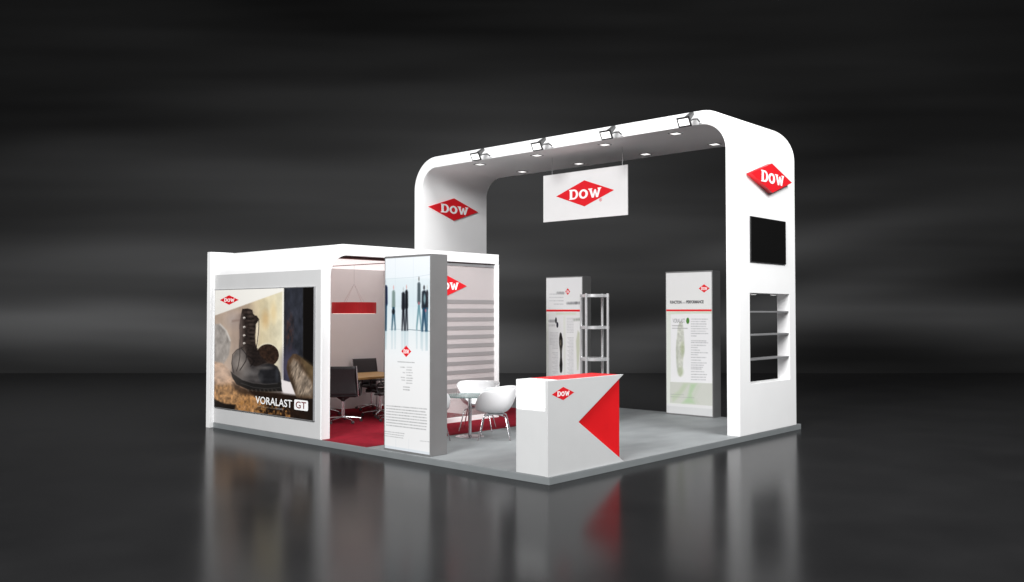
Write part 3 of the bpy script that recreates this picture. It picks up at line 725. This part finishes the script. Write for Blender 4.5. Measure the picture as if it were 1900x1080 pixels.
A.words(*q3(555, 120), *q3(660, 110), 6.5, (110, 118, 104), .8, rnd, .1)
for i in range(12): A.words(*q3(150+4*i if i > 8 else 150, 335+i*24), *q3(275, 333+i*24), 1.9, g, .7, rnd, .12)
for i in range(14): A.words(*q3(190+20*(i % 3), 670+i*26), *q3(275, 668+i*26), 1.9, g, .7, rnd, .12)
for i in range(10): A.words(*q3(430, 95+i*26), *q3(535, 94+i*26), 1.9, g, .75, rnd, .12)
for i in range(26): A.words(*q3(440+16*(i % 3), 420+i*24), *q3(535, 418+i*24), 1.9, g, .75, rnd, .12)
A.poly([q3(325, 330), q3(340, 350), q3(358, 440), q3(360, 530), q3(345, 640), q3(345, 740), q3(356, 860), q3(350, 980), q3(333, 1012), q3(315, 990), q3(306, 880), q3(318, 740), q3(316, 640), q3(300, 520), q3(300, 420), q3(312, 345)], (22, 21, 20), .7)
A.ell(*q3(325, 505), 2.2, 6, (140, 130, 112), .8, .8*np.clip(fbm(x/1.2, y/1.5, 5)*2-.4, 0, 1)); A.ell(*q3(332, 620), 1.8, 6, (110, 104, 96), 1, .6)
A.poly([q3(610, 300), q3(640, 340), q3(640, 620), q3(620, 950), q3(600, 960), q3(590, 700), q3(580, 480)], (196, 200, 178), 1.5, .9)
A.build('printed_sheet', il, (6.0612, 5.162, 2.570), NX, .897, 2.46, .86)
MB().box(6.0618, 6.0635, 4.265, 5.162, .11, 2.570).build('light_panel', M['white'], il)
MB().box(6.0592, 6.0604, 4.268, 5.159, 1.905, 1.944).build('red_line', M['logo_red'], il)
logo('logo', il, (6.0604, 4.615, 2.296), NX, .06, .067, .0006, .0006)

# ================================================================== COUNTER
ctr = thing('reception_counter', 'white reception counter with red top and red notched front triangle at the platform corner', 'counter', (.72, .27, T))
CZ1 = 1.135
MB().box(.26, 1.40, .062, .50, T+.0005, CZ1-.03).build('body', M['red'], ctr, bevel=.003)
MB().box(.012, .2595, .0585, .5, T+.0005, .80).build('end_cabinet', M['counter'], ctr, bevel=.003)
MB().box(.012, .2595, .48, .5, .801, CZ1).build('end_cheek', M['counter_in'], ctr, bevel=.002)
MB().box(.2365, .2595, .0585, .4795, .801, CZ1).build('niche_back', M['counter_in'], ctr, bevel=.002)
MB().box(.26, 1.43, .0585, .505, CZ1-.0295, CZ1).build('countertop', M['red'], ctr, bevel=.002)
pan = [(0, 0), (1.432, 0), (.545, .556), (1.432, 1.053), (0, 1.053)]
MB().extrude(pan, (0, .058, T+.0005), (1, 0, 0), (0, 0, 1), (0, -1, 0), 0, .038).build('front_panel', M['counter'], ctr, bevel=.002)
logo('logo', ctr, (.268, .0198, .985), NY, .198, .074, .001, .001)

# ================================================================== ROUND SHELF STAND
ss = thing('shelf_stand', 'tall chrome stand of round shelves on four posts between counter and display tower', 'shelf stand', (4.0, 2.4, T))
vd = Vector((math.cos(YAW), math.sin(YAW), 0)); vr = Vector((math.sin(YAW), -math.cos(YAW), 0)); cc = Vector((4.0, 2.4, 0))
for a, d in ((.216, -.16), (-.16, -.216), (-.216, .16), (.16, .216)):
    p = cc+vr*(a*.93-.006)+vd*d*.93
    MB().tube([(p.x, p.y, T+.0005), (p.x, p.y, 2.195)], .020, 16).build('post', M['post'], ss, smooth=40)
for z in (2.16, 1.65, 1.143, .64, .14):
    rg = MB().lathe((4.0, 2.4, z-.027), [(.228, 0), (.234, .004), (.234, .046), (.228, .05)], 48).build('shelf', M['post'], ss, smooth=40)

# ================================================================== BISTRO TABLE AND TUB CHAIRS
bt = thing('bistro_table', 'small round glass table on a chrome column with a disc foot', 'table', (1.66, 2.9, T))
MB().lathe((1.66, 2.9, T+.0005), [(.21, 0), (.21, .006), (.195, .011), (.03, .016)], 40).build('foot', M['chrome'], bt, smooth=30)
MB().tube([(1.66, 2.9, T+.014), (1.66, 2.9, .675)], .027, 20).build('column', M['chrome'], bt, smooth=40)
MB().lathe((1.66, 2.9, .6755), [(.37, 0), (.375, .003), (.375, .011), (.37, .014)], 56).build('table_top', M['table_glass'], bt, smooth=30)

def tub_chair():
    t = thing('tub_chair', 'x', 'chair', (0, 0, 0), 0, 'white tub chairs around the bistro table', local=True)
    NP, NR = 56, 14; vs = []; fs = []
    def sm(a, b, v):
        v = min(1, max(0, (v-a)/(b-a))); return v*v*(3-2*v)
    vs.append((0, .0, .37))
    for j in range(1, NR+1):
        q = j/NR
        for i in range(NP):
            ph = 2*math.pi*i/NP          # 0 = back (-Y)
            f = (math.pi-abs(ph-math.pi))/math.pi      # 0 back .. 1 front
            rise = .06+.275*(1-sm(.60, .98, f))+.035*(1-sm(.25, .55, f))
            Rr = .305+.035*(1-sm(.4, .9, f))
            c, s_ = math.cos(ph), math.sin(ph)
            n_ = 2.9; se = (abs(c)**n_+abs(s_)**n_)**(-1/n_)
            rad = Rr*se*.93*(1-(1-q)**1.55)*(1 if q < 1 else 1.0)
            z = .37+rise*max(0, (q-.18)/.82)**2.0
            vs.append((s_*rad*1.04, -c*rad, z))
    for i in range(NP): fs.append((0, 1+i, 1+(i+1) % NP))
    for j in range(NR-1):
        for i in range(NP):
            a = 1+j*NP+i; b = 1+j*NP+(i+1) % NP
            fs.append((a, a+NP, b+NP, b))
    sh = MB().add(vs, fs).build('shell', M['tub'], t, smooth=80)
    so = sh.modifiers.new('thickness', 'SOLIDIFY'); so.thickness = .011; so.offset = 0
    sb = sh.modifiers.new('smooth', 'SUBSURF'); sb.levels = 1; sb.render_levels = 1
    MB().box(-.12, .12, -.12, .12, .345, .362).build('mounting_plate', M['steel'], t, bevel=.004)
    for sx in (-1, 1):
        for sy in (-1, 1):
            MB().tube([(sx*.05, sy*.045, .340), (sx*.15, sy*.13, .335), (sx*.175, sy*.15, .325), (sx*.188, sy*.162, .30), (sx*.25, sy*.225, .0)], .009, 10).build('leg', M['chrome'], t, smooth=50)
    return t
tc = tub_chair()
def face(px, py, tx=1.66, ty=2.9): return math.atan2(ty-py, tx-px)-math.pi/2
chairs = [((1.80, 2.53, T), face(1.80, 2.53)+R(20), 'white tub chair in front of the glass table, seen from its side'),
          ((2.27, 3.34, T), face(2.27, 3.34), 'white tub chair behind the glass table, open seat towards the viewer'),
          ((1.05, 3.12, T), face(1.05, 3.12), 'white tub chair mostly hidden behind the display tower with walking people'),
          ((2.84, 2.46, T), face(2.84, 2.46), 'white tub chair mostly hidden behind the reception counter')]
tc.location = chairs[0][0]; tc.rotation_euler = (0, 0, chairs[0][1]); tc['label'] = chairs[0][2]
for l, r_, lb in chairs[1:]: dup(tc, l, r_, lb)

# ================================================================== MEETING TABLE, OFFICE CHAIRS, LAMP
mt = thing('meeting_table', 'rectangular oak-topped meeting table inside the cabin', 'table', (2.0, 6.2, T+.006))
MB().box(.95, 3.05, 5.72, 6.72, .75, .79).build('table_top', M['wood'], mt, bevel=.006)
for x_ in (1.06, 2.94):
    for y_ in (5.83, 6.61):
        MB().tube([(x_, y_, T+.0065), (x_, y_, .7495)], .02, 12).build('leg', M['steel'], mt, smooth=40)

def office_chair():
    t = thing('office_chair', 'x', 'chair', (0, 0, 0), 0, 'black office chairs around the meeting table', local=True)
    # backrest: slightly curved sling, wider at the bottom; sits at -Y, sitter faces +Y
    vs = []; NXs, NZs = 10, 10
    for j in range(NZs+1):
        v = j/NZs; z = .455+.47*v; hw = .262-.025*v; yb = -.235-.05*v+.02*math.sin(v*3.1)
        for i in range(NXs+1):
            u = -1+2*i/NXs; vs.append((u*hw, yb-.025*(1-u*u), z))
    fs = [(j*(NXs+1)+i, j*(NXs+1)+i+1, (j+1)*(NXs+1)+i+1, (j+1)*(NXs+1)+i) for j in range(NZs) for i in range(NXs)]
    b = MB().add(vs, fs).build('backrest', M['leather'], t, smooth=60)
    so = b.modifiers.new('thickness', 'SOLIDIFY'); so.thickness = .022
    for sx in (-1, 1):
        MB().tube([(sx*.271, -.232, .44), (sx*.265, -.25, .6), (sx*.255, -.272, .78), (sx*.245, -.288, .935)], .010, 8).build('side_rail', M['chrome'], b, smooth=50)
    MB().tube([(-.265, -.232, .452), (0, -.262, .446), (.265, -.232, .452)], .012, 8).build('lower_bar', M['black'], b, smooth=50)
    MB().box(-.235, .235, -.21, .25, .425, .455).build('seat', M['leather'], t, bevel=.014, seg=3)
    MB().lathe((0, 0, .345), [(.028, 0), (.04, .02), (.10, .055), (.12, .075)], 24).build('mount', M['black'], t, smooth=40)
    MB().tube([(0, 0, .07), (0, 0, .22), (0, 0, .2205), (0, 0, .35)], [.030, .027, .024, .024], 18).build('column', M['chrome'], t, smooth=40)
    for k_ in range(5):
        a = R(72*k_+20); c_, s_ = math.cos(a), math.sin(a)
        l = MB().tube([(c_*.02, s_*.02, .085), (c_*.15, s_*.15, .075), (c_*.30, s_*.30, .055)], [.026, .019, .013], 10).build('base_arm', M['chrome'], t, smooth=50)
        MB().tube([(c_*.30-s_*.018, s_*.30+c_*.018, .024), (c_*.30+s_*.018, s_*.30-c_*.018, .024)], .023, 14).build('caster', M['darkgrey'], l, smooth=40)
    for sx in (-1, 1):
        pts = []
        for q in range(17):
            an = 2*math.pi*q/16; cx_, sx_ = math.cos(an), math.sin(an)
            e = (abs(cx_)**3.2+abs(sx_)**3.2)**(-1/3.2)
            pts.append((sx*.275, .01+.155*cx_*e, .545+.10*sx_*e))
        MB().tube(pts, .014, 8, cap=False).build('armrest', M['black'], t, smooth=60)
    return t
oc = office_chair()
och = [((1.42, 5.60, T+.006), R(-44), 'black office chair nearest the cabin doorway, its back to the viewer'),
       ((2.95, 6.78, T+.006), R(170), 'black office chair behind the oak table facing the doorway, in front of the back wall'),
       ((2.42, 5.88, T+.006), R(52), 'black office chair turned side-on between the oak table and the people display tower'),
       ((2.18, 5.22, T+.006), R(20), 'black office chair almost hidden behind the people display tower'),
       ((1.98, 6.80, T+.006), R(185), 'black office chair at the back left of the oak table, hidden by the nearest chair')]
oc.location = och[0][0]; oc.rotation_euler = (0, 0, och[0][1]); oc['label'] = och[0][2]
for l, r_, lb in och[1:]: dup(oc, l, r_, lb)

lp = thing('pendant_lamp', 'red drum pendant lamp on thin wires above the meeting table', 'lamp', (1.80, 5.8, 2.0))
LX, LY = 1.785, 5.80
MB().lathe((LX, LY, 1.872), [(.37, 0), (.373, .003), (.373, .185), (.37, .188)], 64).build('shade', M['shade'], lp, smooth=30)
for a in (R(15), R(105), R(195), R(285)):
    MB().tube([(LX+.21*math.cos(a), LY+.21*math.sin(a), 2.061), (LX, LY, 2.372)], .003, 5).build('wire', M['wire'], lp)
MB().tube([(LX, LY, 2.372), (LX, LY, 2.699)], .003, 5).build('cord', M['wire'], lp)
MB().lathe((LX, LY, 1.868), [(.35, 0), (.35, .003)], 48).build('diffuser', emis('warm_lamp_diffuser', (1, .9, .8, 1), 1.6), lp)
for o in bpy.data.objects:
    if '_off' in o.keys(): del o['_off']
